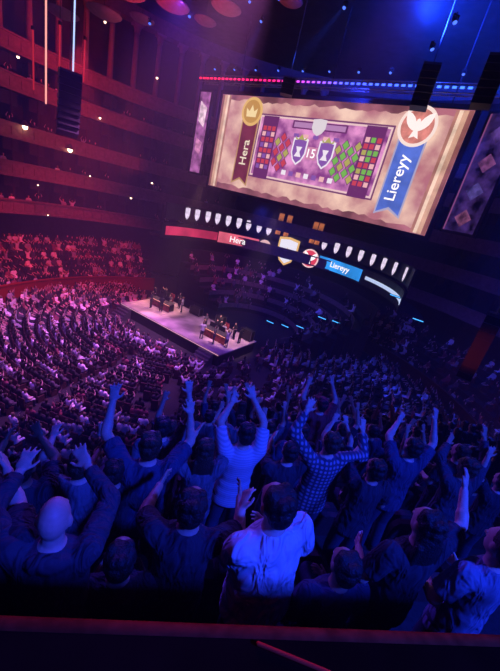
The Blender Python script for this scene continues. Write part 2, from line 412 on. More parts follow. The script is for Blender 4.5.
for k in range(1,5):
    for i in range(-9,13):
        p=RN*(rowd(k)-.40)+RD*(i*.56+.1*k); loc=V((p.x,p.y,rowz(k))); h=proj(loc+V((0,0,.8)))
        lo,hi=rows_extent.get(k,(-5,7)) if k>2 else (-4.8,6.8)
        t=i*.56+.1*k
        if not(-20<h[0]<520) or h[1]>665 or t<lo+.3 or t>hi-.3: continue
        if any((V((loc.x,loc.y,0))-V((q.x,q.y,0))).length<.36 for q in PEOPLE): continue
        if first: sr.location=loc; sr.rotation_euler=(0,0,FACE-R(6)); first=False
        else: dup(sr,loc,FACE-R(6))
pr=empty('balcony_parapet',(RN.x*.2,RN.y*.2,0),math.atan2(RD.y,RD.x),'dark balcony parapet with a red velvet edge along the bottom of the view','parapet')
b=MB(); b.box((0,.03,CAM.z-.78),(5,.27,.05)); b.build('ledge',M['ledge'],pr)
b=MB(); b.tube((-2.5,.172,CAM.z-.768),(2.5,.172,CAM.z-.768),.017,.017,12,False); b.build('velvet_edge',M['velvet'],pr,True)
b=MB(); b.box((0,.10,CAM.z-1.6),(5,.08,1.6)); b.build('front_panel',M['ledge'],pr)
b=MB(); b.tube((.215,.150,CAM.z-.745),(.345,.110,CAM.z-.745),.004,.004,8); b.build('red_glint',mat('glint_red',(.85,.05,.02),1.0,.1,10,.02,0,0),pr,True)  # thin red tube in place of the glints on the dark ledge
# ------------------------------------------------------------------ hall shell
HC=(-2,25)
b=MB(); b.lathe([(0.01,-.3),(30,-.3),(30,0),(0.01,0)],64,c=(HC[0],HC[1],0)); struct(b.build('floor',M['carpet']))
A0,A1=R(-60),R(240)
b=MB(); b.arc(*HC,31,31.4,0,32,A0,A1,90); struct(b.build('wall_back',M['dark']))
b=MB(); b.lathe([(.01,36),(16,34.5),(31.4,31)],64,c=(HC[0],HC[1],0)); struct(b.build('ceiling',M['ceil'],None,True))
LV=[7.6,11.2,14.6,18.6,21.6]
for i,z in enumerate(LV):
    b=MB(); b.arc(*HC,26.8,31,z-.35,z,A0,A1,80); struct(b.build('floor',M['dark']))
    b=MB(); b.arc(*HC,26.78,26.95,z-.45,z+.75,A0,A1,80); b.arc(*HC,26.58,27.05,z+.75,z+.9,A0,A1,80); b.arc(*HC,26.62,26.8,z-.52,z-.34,A0,A1,80)
    for j in range(110):
        a=R(-40)+j*R(2.3)
        if R(70)<a<R(95): continue
        b.box((HC[0]+26.76*math.cos(a),HC[1]+26.76*math.sin(a),z+.18),(.12,.62,.72),Matrix.Rotation(a,3,'Z'))
    struct(b.build('trim_%d'%(i+1),M['front']))
for i,z in enumerate(LV[:4]):
    hgt=LV[i+1]-z-.4
    me=None
    for j in range(46):
        a=R(-20)+j*R(5.2)
        x,y=HC[0]+29.3*math.cos(a),HC[1]+29.3*math.sin(a)
        h=proj((x,y,z+1))
        if not(-15<h[0]<240 or 430<h[0]<520): continue
        if me is None:
            b=MB(); b.box((.2,0,hgt/2),(2.8,.16,hgt)); b.tube((-1.3,0,0),(-1.3,0,hgt),.13,.11,10,False)
            for sy in(-1,1): b.prism([(-1.3,sy*.1),(-1.0,sy*.75),(-.7,sy*.7),(-.8,sy*.1)],hgt-1.2,hgt-.1)
            me=b.mesh('box_partition')
        o=link('box_partition',me,M['dark']); o.location=(x,y,z); o.rotation_euler=(0,0,a)
        tag(o,'dark wooden partition between the hall boxes','partition','partitions between the boxes')
cm=None
for j in range(40):
    a=R(60)+j*R(5.5); x,y=HC[0]+27.6*math.cos(a),HC[1]+27.6*math.sin(a); h=proj((x,y,24))
    if not(-20<h[0]<330): continue
    if cm is None:
        cm=empty('gallery_column',(x,y,LV[4]),a,'pale gallery column lit red at the top of the hall','column','columns of the top gallery')
        b=MB(); b.lathe([(.30,.3),(.32,.5),(.27,5.6),(.25,6.2)],14); b.build('shaft',M['column'],cm,True)
        b=MB(); b.box((0,0,.15),(.8,.8,.3)); b.build('base',M['column'],cm)
        b=MB(); b.lathe([(.26,6.2),(.34,6.3),(.30,6.4),(.5,6.9)],14); b.box((0,0,7.0),(1.1,1.1,.2)); b.build('capital',M['column'],cm)
    else: dup(cm,(x,y,LV[4]),a)
b=MB(); b.arc(*HC,27.0,28.4,LV[4]+7.1,LV[4]+8.4,A0,A1,80); struct(b.build('trim_6',M['cream']))
wl=None
warm=emi('lamp_glow',(1,.6,.4),7)
for (px,py) in ((25,127),(70,150),(131,198),(152,183),(105,22),(18,57),(157,78),(60,118),(38,185),(90,176),(100,118),(48,215)):
    d=ray(px,py); dx,dy=d.x/math.hypot(d.x,d.y),d.y/math.hypot(d.x,d.y); q=-(dx*-HC[0]+dy*-HC[1]); 
    t=q+math.sqrt(max(0,q*q-(HC[0]**2+HC[1]**2-26.4**2))); p=at_h(px,py,t); big=1.7 if (px,py) in ((70,150),(25,127)) else (.8 if py<120 or px>120 else .55)
    if wl is None:
        wl=empty('wall_lamp',p,0,'small glowing lamp on the front of the boxes','lamp','small lamps around the boxes',big)
        b=MB(); b.ell((0,0,0),(.14,.14,.14)); b.build('bulb',warm,wl,True); b=MB(); b.lathe([(.05,.35),(.2,.12),(.24,.05),(.2,.05)],12); b.build('shade',M['metal'],wl)
    else: dup(wl,p,s=big)
# ------------------------------------------------------------------ stalls terraces and choir
def terraces(c,r0,dr,z0,dzs,n,a0,a1,name='floor',step=0):
    b=MB()
    for i in range(n): b.arc(c[0],c[1],r0+i*dr,r0+(i+1)*dr,-.02,z0+i*dzs,a0+step*i,a1,60)
    struct(b.build(name,M['carpet']))
terraces(HC,21.6,.92,.55,.62,6,R(124),R(222))
terraces(HC,21.6,.92,.55,.62,6,R(-50),R(48))
b=MB(); b.arc(*HC,21.4,21.55,0,1.5,R(124),R(222),60); b.arc(*HC,21.33,21.62,1.5,1.62,R(124),R(222),60); struct(b.build('trim_7',M['velvet']))
b=MB(); b.arc(*HC,21.4,21.55,0,1.5,R(-50),R(48),60); b.arc(*HC,21.33,21.62,1.5,1.62,R(-50),R(48),60); struct(b.build('trim_8',M['wood']))
CC=(0,38); CR=14.6; NCH=8
CA0,CA1=R(-22),R(160); CS=R(5); CB=R(-52)
terraces(CC,5.4,.92,.5,.56,NCH,CB,R(152),'floor',CS)
for i in range(0,NCH,2):
    b=MB(); b.arc(*CC,5.4+.92*i-.05,5.4+.92*i+.02,.5+.56*i,.5+.56*i+.6,CB+CS*i,R(152),60); struct(b.build('trim_9',M['front']))
b=MB(); b.arc(*CC,CR-.1,CR+.1,6.9,9.1,CA0,CA1,60); b.arc(*CC,CR+.1,CR+2.2,6.9,7.2,CA0,CA1,60); struct(b.build('trim_10',M['dark']))
b=MB(); b.arc(*CC,CR-.05,CR+.1,9.4,11.3,CA0,CA1,60); struct(b.build('trim_11',M['black']))
b=MB(); b.arc(*CC,13.0,13.15,-.02,6.0,R(-6),R(150),60); struct(b.build('wall_choir',M['dark']))
def cyl(px,py,r=CR):
    d=ray(px,py); h=math.hypot(d.x,d.y); dx,dy=d.x/h,d.y/h
    q=dx*CC[0]+dy*CC[1]; disc=q*q-(CC[0]**2+CC[1]**2-r*r); t=q+math.sqrt(max(0,disc)); p=at_h(px,py,t)
    return math.atan2(p.y-CC[1],p.x-CC[0]),p.z
def text_mesh(txt,length,depth=.02,rot=0.0,maxh=None):
    cu_=bpy.data.curves.new('t','FONT'); cu_.body=txt; cu_.size=1; cu_.extrude=depth; cu_.align_x='CENTER'; cu_.align_y='CENTER'; cu_.offset=.008
    o=bpy.data.objects.new('t',cu_); C.objects.link(o); dg=bpy.context.evaluated_depsgraph_get(); me=bpy.data.meshes.new_from_object(o.evaluated_get(dg)); bpy.data.objects.remove(o)
    xs=[v.co.x for v in me.vertices]; ys=[v.co.y for v in me.vertices]; k=length/(max(xs)-min(xs)); cx=(max(xs)+min(xs))/2; cy=(max(ys)+min(ys))/2
    me.transform(Matrix.Translation((-cx,-cy,0))); me.transform(Matrix.Diagonal((k,k,1,1))); me.transform(Matrix.Rotation(rot,4,'Z')); me.materials.clear(); return me
E={}
E['cream']=emi('glow_cream',(.95,.80,.62),1.0); E['white']=emi('glow_white',(1,.93,.95),1.25)
E['red']=emi('led_red',(.55,.03,.09),1.0,.3,.4); E['blue']=emi('led_blue',(.03,.30,.85),1.1,.3,.4)
rb=empty('led_ribbon',(CC[0],CC[1],0),0,'curved ribbon screen with red and blue name strips below the big screen','screen')
def rb_arc(name,p0,p1,h,m,r=CR-.16,zoff=0):
    a0,z0=cyl(*p0); a1,z1=cyl(*p1); z=8.0+zoff; q=MB(); q.arc(0,0,r-.06,r,z-h/2,z+h/2,a0,a1,24); q.build(name,m,rb)
rb_arc('housing',(160,229),(412,309),1.9,M['black'],CR-.12)
rb_arc('red_strip',(164,232),(216,240),1.1,E['red'],CR-.2)
rb_arc('name_strip',(217,240),(258,245),1.5,emi('led_redpink',(.80,.13,.20),1.0,.2,.5),CR-.2)
rb_arc('blue_strip',(318,265),(360,281),1.6,E['blue'],CR-.2)
rb_arc('white_strip',(364,285),(402,304),.42,emi('led_white_blue',(.55,.65,.95),1.0),CR-.2)
def on_ring(px,py,z,r): 
    a,_=cyl(px,py); return Matrix.Translation((r*math.cos(a),r*math.sin(a),z))@Matrix.Rotation(a-PI/2,4,'Z')@Matrix.Rotation(PI/2,4,'X')
def put(name,me,m,X,parent): 
    me.transform(X); return link(name,me,m,parent)
put('name_text',text_mesh('Hera',2.4),E['white'],on_ring(237,241,8.0,CR-.40),rb)
put('name_text',text_mesh('Liereyy',3.2),E['white'],on_ring(340,272,8.0,CR-.45),rb)
def disc_poly(r,n=28,c=(0,0)): return [(c[0]+r*math.cos(2*PI*i/n),c[1]+r*math.sin(2*PI*i/n)) for i in range(n)]
def pz(pts,z0,z1): q=MB(); q.prism(pts,z0,z1); return q.mesh('p')
def shield(w,h): return [(-w/2,h/2),(0,h*.56),(w/2,h/2),(w/2,-.05*h),(w*.3,-.35*h),(0,-.52*h),(-w*.3,-.35*h),(-w/2,-.05*h)]
def wing(sx,k=1.0,c=(0,0)):
    w_=[(.04,.05),(.16,.30),(.34,.56),(.60,.78),(.98,.92),(.96,.62),(.90,.36),(.78,.12),(.60,-.08),(.40,-.22),(.22,-.30),(.04,-.34)]
    return [(c[0]+sx*x_*k,c[1]+y_*k) for x_,y_ in w_][::sx]
def bird_body(k=1.0,c=(0,0)): return [(c[0]+x_*k,c[1]+y_*k) for x_,y_ in ((-.16,.2),(-.12,.42),(0,.5),(.12,.42),(.16,.2),(.15,-.3),(.34,-.82),(0,-.68),(-.34,-.82),(-.15,-.3))]
XC=on_ring(288,250,8.0,CR-.7)
put('crest_border',pz(shield(3.1,3.9),0,.06),emi('crest_gold',(.80,.46,.16),1.1),XC,rb)
put('crest_face',pz(shield(2.6,3.3),.07,.1),emi('crest_white',(.85,.80,.92),1.1),XC,rb)
put('crest_emblem',pz([(x_*.75,y_*.75) for x_,y_ in ((-.7,-.8),(-.9,.3),(-.4,.1),(0,.9),(.4,.1),(.9,.3),(.7,-.8))],.11,.14),emi('crest_amber',(.75,.42,.18),1),XC,rb)
put('crest_emblem',pz([(-1.0,-.75),(1.0,-.75),(.8,-1.0),(-.8,-1.0)],.11,.14),emi('crest_blue',(.25,.25,.6),1),XC,rb)
XE=on_ring(310.5,260,8.0,CR-.6)
put('round_emblem',pz(disc_poly(1.35),0,.06),emi('emblem_pink_ring',(.95,.6,.62),1.1),XE,rb)
put('round_emblem',pz(disc_poly(1.15),.065,.08),emi('emblem_red',(.75,.05,.1),1.1),XE,rb)
for sx in(-1,1): put('round_emblem',pz(wing(sx,1.0),.09,.1),E['white'],XE,rb)
put('round_emblem',pz(bird_body(1.0),.09,.11),E['white'],XE,rb)
put('round_emblem',pz(disc_poly(.95),0,.06),emi('emblem_pale',(.85,.5,.5),1),on_ring(264,247,8.0,CR-.5),rb)
pl=None
pm=emi('plaque_glow',(.85,.70,.92),1.0,.3,1.8)
pts=[(186,213),(196,214),(207,215.5),(217,217),(228,218.5),(239,220),(249,221.5),(260,223),(270,225)]+[(327,239),(339,244),(351,249),(363,254),(375,259),(386,264),(397,269.5),(408,275)]
for p in pts:
    a,_=cyl(*p); loc=(CC[0]+(CR-.3)*math.cos(a),CC[1]+(CR-.3)*math.sin(a),10.35)
    if pl is None:
        pl=empty('shield_lamp',loc,a-PI/2,'small glowing white shield plaque above the ribbon screen','lamp','row of glowing shield plaques')
        me=pz(shield(.75,1.4),0,.05); me.transform(Matrix.Rotation(PI/2,4,'X')); link('glowing_face',me,pm,pl)
        me=pz(shield(.95,1.65),-.08,-.01); me.transform(Matrix.Rotation(PI/2,4,'X')); link('backplate',me,M['black'],pl)
        q=MB(); q.tube((0,.1,.6),(0,.1,.95),.05,.05,8); q.build('hook',M['metal'],pl)
    else: dup(pl,loc,a-PI/2)
og=emi('warm_glow_panel',(.50,.14,.05),.8,.6,1.2); on=None  # warm light on the organ base put in as glowing panels
for p in ((282,216),(290,219),(316,228),(321,231)):
    a,_=cyl(*p); loc=(CC[0]+(CR-.25)*math.cos(a),CC[1]+(CR-.25)*math.sin(a),10.9)
    if on is None:
        on=empty('warm_glow_panel',loc,a-PI/2,'tall added panel glowing orange for the warm light behind the choir seats','panel','panels glowing for the warm light under the screen')
        q=MB(); q.box((0,-.02,.7),(.75,.06,3.0)); q.build('glowing_face',og,on); q=MB()
        for s in(-.42,.42): q.box((s,0,.7),(.1,.16,3.2))
        q.box((0,0,2.3),(.95,.16,.1)); q.build('frame',M['wood'],on)
    else: dup(on,loc,a-PI/2)
# ------------------------------------------------------------------ main screen
BR=CAM+ray(427,237)*(28.0/ray(427,237).y); NRM=V((-.495,-.869,0)).normalized(); DR=V((.869,-.495,0)).normalized()
def hitp(px,py):
    d=ray(px,py); return CAM+d*((BR-CAM).dot(NRM)/d.dot(NRM))
O=hitp(207,185)
def S(px,py):
    q=hitp(px,py)-O; return V((q.dot(DR),q.z))
sc=bpy.data.objects.new('big_screen',None); C.objects.link(sc)
sc.matrix_world=Matrix(((DR.x,0,NRM.x,O.x),(DR.y,0,NRM.y,O.y),(0,1,0,O.z),(0,0,0,1)))
tag(sc,'huge black framed screen hanging over the stage with parchment style graphics','screen')
tl,tr,bl,br=S(221,90),S(482,106),S(206,188),S(428,240)
x0,x1=(tl.x+bl.x)/2,max(tr.x,br.x); y0,y1=min(bl.y,br.y),max(tl.y,tr.y)
def sbox(name,xa,xb,ya,yb,z0,z1,m,par=None):
    q=MB(); q.box(((xa+xb)/2,(ya+yb)/2,(z0+z1)/2),(abs(xb-xa),abs(yb-ya),z1-z0)); return q.build(name,m,par or sc)
def spoly(name,pts,z0,z1,m): q=MB(); q.prism(pts,z0,z1); return q.build(name,m,sc)
sbox('bezel',x0,x1,y0,y1,-.5,0,M['black'])
bx=.34
sbox('display',x0+bx,x1-bx,y0+bx,y1-bx,0,.03,emi('display_glow',(.34,.11,.15),1,.5,.4))
m,n,l=newmat('parchment_glow'); o_=n.new('ShaderNodeOutputMaterial'); e=n.new('ShaderNodeEmission'); l.new(e.outputs[0],o_.inputs[0])
t=n.new('ShaderNodeTexCoord'); z=n.new('ShaderNodeTexNoise'); z.inputs['Scale'].default_value=.35; z.inputs['Detail'].default_value=7; l.new(t.outputs['Object'],z.inputs['Vector'])
r=n.new('ShaderNodeValToRGB'); r.color_ramp.elements[0].color=(.50,.17,.22,1); r.color_ramp.elements[1].color=(1.0,.66,.52,1); r.color_ramp.elements[0].position=.36; r.color_ramp.elements[1].position=.64
l.new(z.outputs[0],r.inputs[0]); l.new(r.outputs[0],e.inputs[0]); e.inputs[1].default_value=1.0
rng=random.Random(3); xa,xb=x0+bx+.3,x1-bx-.3; N_=46
top=[(xa+(xb-xa)*i/N_, y1-bx-.30-rng.random()*.28) for i in range(N_+1)]; bot=[(xa+(xb-xa)*i/N_, y0+bx+.30+rng.random()*.28) for i in range(N_+1)]
q=MB(); 
for i in range(N_): q.prism([bot[i],bot[i+1],top[i+1],top[i]],.03,.05)
q.build('parchment',m,sc)
for xs_,sg in ((x0+bx+.05,1),(x1-bx-.05,-1)):
    for k,(w_,c_) in enumerate(((.28,(.30,.10,.10)),(.34,(.66,.36,.26)),(.26,(.90,.62,.48)),(.22,(.46,.19,.16)))):
        off=sum((.28,.34,.26,.22)[:k]); sbox('scroll_roll',xs_+sg*off,xs_+sg*(off+w_),y0+bx+.05,y1-bx-.05,.05,.07,emi('roll_glow_%d'%k,c_,1,.25,.8))
def banner(top,bot,w,m,m2,name):
    a,b_=S(*top),S(*bot); x=(a.x+b_.x)/2
    spoly('banner_border',[(x-w/2-.13,a.y),(x-w/2-.13,b_.y-.2),(x,b_.y+.3),(x+w/2+.13,b_.y-.2),(x+w/2+.13,a.y)],.08,.09,m2)
    spoly(name,[(x-w/2,a.y),(x-w/2,b_.y),(x,b_.y+.5),(x+w/2,b_.y),(x+w/2,a.y)],.09,.1,m); return x
xb1=banner((255,112),(237,182),1.7,emi('banner_maroon',(.22,.035,.08),.9,.2,.8),emi('banner_gold',(.55,.30,.14),1),'name_banner')
xb2=banner((420,128),(384,213),1.85,emi('banner_blue',(.10,.17,.66),1.0,.2,.8),emi('banner_steel',(.45,.40,.6),1),'name_banner')
def stext(txt,c,ln,rot,m,z=.12,name='name_text'):
    me=text_mesh(txt,ln,.01,rot); me.transform(Matrix.Translation((c[0],c[1],z))); return link(name,me,m,sc)
stext('Hera',(xb1,S(242,152).y),2.2,PI/2,E['cream']); stext('Liereyy',(xb2-.05,S(397,178).y),3.3,PI/2,E['white'])
c1=S(253,112); c1=V((xb1,c1.y)); c2=S(420,127); c2=V((xb2,c2.y))
spoly('emblem_ring',disc_poly(1.2,32,c1),.1,.13,emi('emblem_gold',(.85,.50,.18),1)); spoly('emblem_face',disc_poly(.95,32,c1),.13,.15,emi('emblem_gold_dark',(.60,.30,.09),1))
spoly('emblem_mark',[(c1.x+p[0]*.9,c1.y+p[1]*.9) for p in ((-.6,-.5),(-.7,.3),(-.3,0),(0,.6),(.3,0),(.7,.3),(.6,-.5))],.15,.17,emi('emblem_gold_light',(1,.75,.4),1))
spoly('emblem_ring',disc_poly(1.38,36,c2),.1,.12,emi('emblem_ring_pale',(.95,.74,.68),1.1)); spoly('emblem_face',disc_poly(1.15,36,c2),.12,.14,emi('emblem_face_red',(.72,.24,.21),1,.3,1.5))
mk=emi('emblem_mark_pale',(1,.85,.82),1.15)
for sx in(-1,1): spoly('emblem_mark',wing(sx,1.0,c2),.14,.16,mk)
spoly('emblem_mark',bird_body(1.0,c2),.14,.17,mk)
p1,p2=S(263,117),S(367,196); pxa,pxb=p1.x,p2.x+.2; pya,pyb=p2.y,p1.y
sbox('panel_border',pxa-.28,pxb+.28,pya-.28,pyb+.28,.06,.08,emi('panel_border_dark',(.20,.05,.16),1))
sbox('panel_border',pxa-.15,pxb+.15,pya-.15,pyb+.15,.08,.1,emi('panel_border',(.90,.60,.60),1))
m,n,l=newmat('panel_glow'); o_=n.new('ShaderNodeOutputMaterial'); e=n.new('ShaderNodeEmission'); l.new(e.outputs[0],o_.inputs[0])
t=n.new('ShaderNodeTexCoord'); z=n.new('ShaderNodeTexNoise'); z.inputs['Scale'].default_value=.9; z.inputs['Detail'].default_value=6; l.new(t.outputs['Object'],z.inputs['Vector'])
r=n.new('ShaderNodeValToRGB'); r.color_ramp.elements[0].color=(.26,.05,.25,1); r.color_ramp.elements[1].color=(.90,.34,.68,1); r.color_ramp.elements[0].position=.35; r.color_ramp.elements[1].position=.65; l.new(z.outputs[0],r.inputs[0]); l.new(r.outputs[0],e.inputs[0])
sbox('draft_panel',pxa,pxb,pya,pyb,.1,.12,m)
def Q(p,q): return (pxa+(pxb-pxa)*p, pyb+(pya-pyb)*q)
def tile(name,p,q,w,h,m,z=.13): x,y=Q(p,q); return sbox(name,x-w/2,x+w/2,y-h/2,y+h/2,z-.01,z+.01,m)
rd=emi('tile_red',(.62,.06,.10),1); rd2=emi('tile_pink',(.92,.48,.50),1); gr=emi('tile_green',(.20,.50,.09),1); gr2=emi('tile_olive',(.48,.42,.11),1); pu=emi('tile_purple',(.26,.10,.42),1); wt=emi('tile_white',(.95,.84,.93),1); dk=emi('tile_dark',(.16,.03,.15),1)
tile('title_bar',.5,.07,5.2,.6,dk); tile('title_bar',.5,.07,4.9,.4,emi('title_bar',(.5,.24,.48),1),.145)
x,y=Q(.5,.09); spoly('title_crest',[(x+a*.8,y+b_*.8) for a,b_ in shield(1.6,1.5)],.16,.18,emi('title_crest',(.8,.7,.75),1))
tile('column_board',.09,.52,1.65,5.3,dk); tile('column_board',.91,.52,1.65,5.3,dk)
for i,p in enumerate((.05,.09,.13)):
    for j in range(8): tile('unit_icon',p,.18+j*.095,.36,.36,(rd,rd2,rd,pu)[(i*2+j)%4],.15)
for i,p in enumerate((.872,.912,.952)):
    for j in range(8): tile('unit_icon',p,.18+j*.095,.36,.36,((rd2,rd,gr2),(gr,rd,gr),(rd,rd2,gr))[i][j%3],.15)
for i,p in enumerate((.69,.735,.78,.825)):
    for j in range(4 if i%2 else 3):
        x,y=Q(p,(.30 if i%2 else .385)+.17*j); spoly('diamond_icon',[(x-.36,y),(x,y-.44),(x+.36,y),(x,y+.44)],.125,.14,dk); spoly('diamond_icon',[(x-.29,y),(x,y-.36),(x+.29,y),(x,y+.36)],.14,.16,gr if (i+j)%3 else gr2)
for i,p in enumerate((.19,.235,.28)):
    for j in range(4 if i%2 else 3):
        x,y=Q(p,(.30 if i%2 else .385)+.17*j); spoly('diamond_icon',[(x-.36,y),(x,y-.44),(x+.36,y),(x,y+.44)],.125,.14,dk); spoly('diamond_icon',[(x-.29,y),(x,y-.36),(x+.29,y),(x,y+.36)],.14,.16,rd if (i+j)%3 else gr2)
for p in(.385,.60):
    x,y=Q(p,.5); spoly('shield_icon',[(x+a,y+b_) for a,b_ in shield(1.5,2.1)],.13,.15,wt); spoly('shield_icon',[(x+a,y+b_) for a,b_ in shield(1.22,1.78)],.15,.17,pu); spoly('shield_icon',[(x-.35,y-.4),(x+.35,y-.4),(x+.12,y),(x+.3,y+.4),(x-.3,y+.4),(x-.12,y)],.17,.19,wt)
    spoly('shield_icon',[(x-.6,y+1.2),(x-.3,y+1.0),(x,y+1.4),(x+.3,y+1.0),(x+.6,y+1.2),(x+.5,y+.95),(x-.5,y+.95)],.15,.17,gr2)
x,y=Q(.4925,.5); stext('15',(x,y),.75,0,E['white'],.16,'score_text')
tile('score_plate',.4925,.5,1.0,1.0,emi('score_plate',(.65,.25,.42),1),.135)
for i in range(7): tile('map_tile',.30+i*.065,.88,.45,.4,(wt,pu,rd2)[i%3])
for i in range(5): tile('map_tile',.335+i*.08,.24,.5,.28,(pu,rd2)[i%2])
sd=bpy.data.objects.new('side_screen',None); C.objects.link(sd); sd.matrix_world=sc.matrix_world.copy(); tag(sd,'slim tall side screen left of the big screen, pink artwork','screen')
a,b_=S(206,92),S(194,172); xs=(a.x+b_.x)/2
sbox('bezel',xs-.85,xs+.95,b_.y-.2,a.y+.2,-.3,0,M['black'],sd); sbox('display',xs-.65,xs+.75,b_.y,a.y,0,.03,emi('side_art',(.30,.09,.26),1,.7,1.2),sd)
q=MB(); q.prism([(xs-.4,a.y-.8),(xs+.55,a.y-1.4),(xs+.4,a.y-3.2),(xs-.45,a.y-2.6)],.04,.06); q.build('artwork_shape',emi('art_cream',(.85,.58,.68),1,.4,2),sd)
q=MB(); q.prism([(xs-.35,a.y-4.2),(xs+.5,a.y-4.6),(xs+.4,a.y-5.8),(xs-.35,a.y-5.4)],.04,.06); q.build('artwork_shape',emi('art_rose',(.62,.22,.42),1,.4,2),sd)
SN=V((-.80,-.60,0)).normalized(); SD=V((.60,-.80,0)).normalized(); sO=O+DR*(x1+.5)
sd2=bpy.data.objects.new('side_screen',None); C.objects.link(sd2); sd2.matrix_world=Matrix(((SD.x,0,SN.x,sO.x),(SD.y,0,SN.y,sO.y),(0,1,0,sO.z),(0,0,0,1))); tag(sd2,'tall dim side screen right of the big screen, steeply angled, partly outside the frame','screen')
b_=S(457,232)
def sb2(name,xa,xb,ya,yb,z0,z1,m): return sbox(name,xa,xb,ya,yb,z0,z1,m,sd2)
sb2('bezel',0,2.6,b_.y-.2,y1-.3,-.3,0,M['black']); sb2('display',.2,2.4,b_.y,y1-.5,0,.03,emi('side_art_blue',(.03,.012,.08),1,.95,1.3))
sb2('border_strip',.2,.3,b_.y,y1-.5,.03,.05,emi('strip_rose',(.22,.06,.17),1))
for k in range(4):
    yc=y1-1.7-k*1.8; q=MB(); q.prism([(.7,yc),(1.3,yc-.6),(1.9,yc),(1.3,yc+.6)],.04,.06); q.build('artwork_shape',emi('art_%d'%k,((.07,.03,.16),(.14,.04,.13),(.06,.04,.18),(.17,.05,.12))[k],1,.7,2),sd2)
for xx in (x0+2,(x0+x1)/2,x1-2): q=MB(); q.tube((xx,y1,-.2),(xx,y1+6,-.2),.04,.04,6); q.build('suspension_wire',M['black'],sc)
# ------------------------------------------------------------------ trusses and lamps
def strip_mat():
    m,n,l=newmat('led_gradient'); o_=n.new('ShaderNodeOutputMaterial'); e=n.new('ShaderNodeEmission'); l.new(e.outputs[0],o_.inputs[0])
    t=n.new('ShaderNodeTexCoord'); s=n.new('ShaderNodeSeparateXYZ'); l.new(t.outputs['Generated'],s.inputs[0])
    r=n.new('ShaderNodeValToRGB'); r.color_ramp.elements[0].color=(.9,.01,.03,1); r.color_ramp.elements[1].color=(.02,.16,1,1); el=r.color_ramp.elements.new(.28); el.color=(.55,.01,.12,1); el=r.color_ramp.elements.new(.48); el.color=(.05,.08,1,1)
    l.new(s.outputs['X'],r.inputs[0]); l.new(r.outputs[0],e.inputs[0])
    k=n.new('ShaderNodeMath'); k.operation='MULTIPLY'; k.inputs[1].default_value=420; l.new(s.outputs['X'],k.inputs[0])
    si=n.new('ShaderNodeMath'); si.operation='SINE'; l.new(k.outputs[0],si.inputs[0])
    g=n.new('ShaderNodeMath'); g.operation='GREATER_THAN'; g.inputs[1].default_value=-.2; l.new(si.outputs[0],g.inputs[0])
    ms=n.new('ShaderNodeMath'); ms.operation='MULTIPLY_ADD'; ms.inputs[1].default_value=3.4; ms.inputs[2].default_value=.25; l.new(g.outputs[0],ms.inputs[0]); l.new(ms.outputs[0],e.inputs[1]); return m
def truss(name,length,label):
    r=bpy.data.objects.new(name,None); C.objects.link(r); tag(r,label,'truss'); b=MB(); w=.28
    for y in(-w,w):
        for z in(-w,w): b.tube((0,y,z),(length,y,z),.035,.035,6)
    n=int(length/.9)
    for i in range(n):
        xa=i*length/n; xb=(i+1)*length/n
        for y in(-w,w): b.tube((xa,y,-w if i%2 else w),(xb,y,w if i%2 else -w),.02,.02,5)
        for z in(-w,w): b.tube((xa,-w if i%2 else w,z),(xb,w if i%2 else -w,z),.02,.02,5)
    b.build('lattice',M['metal'],r); return r
def screen_mat(x,y,zz):
    p=O+DR*x+V((0,0,1))*y+NRM*zz
    return Matrix(((DR.x,-NRM.x,0,p.x),(DR.y,-NRM.y,0,p.y),(0,0,1,p.z),(0,0,0,1)))
t1=truss('lighting_truss',x1-x0+9,'long lighting truss with red to blue LED strip above the big screen'); t1.matrix_world=screen_mat(x0-2,y1+.55,.8)
b=MB(); b.box(((x1-x0+9)/2,-.36,0),(x1-x0+9,.05,.13)); b.build('led_strip',strip_mat(),t1)
t2=truss('lighting_truss',16,'upper lighting truss crossing the blue haze at the top right'); t2.matrix_world=screen_mat(9,y1+4.6,7)
t3=truss('lighting_truss',14,'lighting truss high over the middle of the hall above the screen'); t3.matrix_world=screen_mat(0,y1+6.0,3)
def make_lamp(lens,label,group):
    r=empty('stage_lamp',(0,0,0),0,label,'lamp',group)
    q=MB(); q.lathe([(.10,-.30),(.19,-.28),(.21,.1),(.24,.25),(.24,.28)],14); me=q.mesh('head',True); me.transform(Matrix.Rotation(R(150),4,'X')); link('head',me,M['black'],r)
    q=MB(); q.lathe([(.01,.285),(.21,.285),(.2,.31),(.01,.33)],14); me=q.mesh('lens'); me.transform(Matrix.Rotation(R(150),4,'X')); link('lens',me,lens,r)
    q=MB(); q.box((-.29,0,.12),(.05,.12,.5)); q.box((.29,0,.12),(.05,.12,.5)); q.box((0,0,.38),(.63,.16,.08)); q.tube((0,0,.4),(0,0,.6),.05,.05,8); q.build('yoke',M['black'],r); return r
lr=make_lamp(emi('lens_blue',(.08,.18,1),1.6),'moving head lamp with blue lens hanging on a lighting truss','moving head lamps on the trusses')
fst=True
for i in range(13):
    p=t1.matrix_world@V((1.5+i*(x1-x0+6)/12,0,.95))
    if fst: lr.location=p; lr.rotation_euler=(0,0,-.5); fst=False
    else: dup(lr,p,-.5+random.uniform(-.3,.3),s=.45)
lr.scale=(.45,.45,.45)
for i in range(6): dup(lr,t2.matrix_world@V((1.2+i*2.6,0,-.9)),random.uniform(-.8,.2),s=.5)
for i in range(5): dup(lr,t3.matrix_world@V((1.2+i*2.8,0,-.7)),random.uniform(-.8,.2),s=.5)
for px,py,h in ((150,22,34),(190,15,33),(262,20,32),(432,47,24),(455,20,22),(345,6,27)): dup(lr,at_h(px,py,h),random.uniform(-1,1),'moving head lamp hung high under the hall ceiling','moving head lamps under the ceiling',.5)
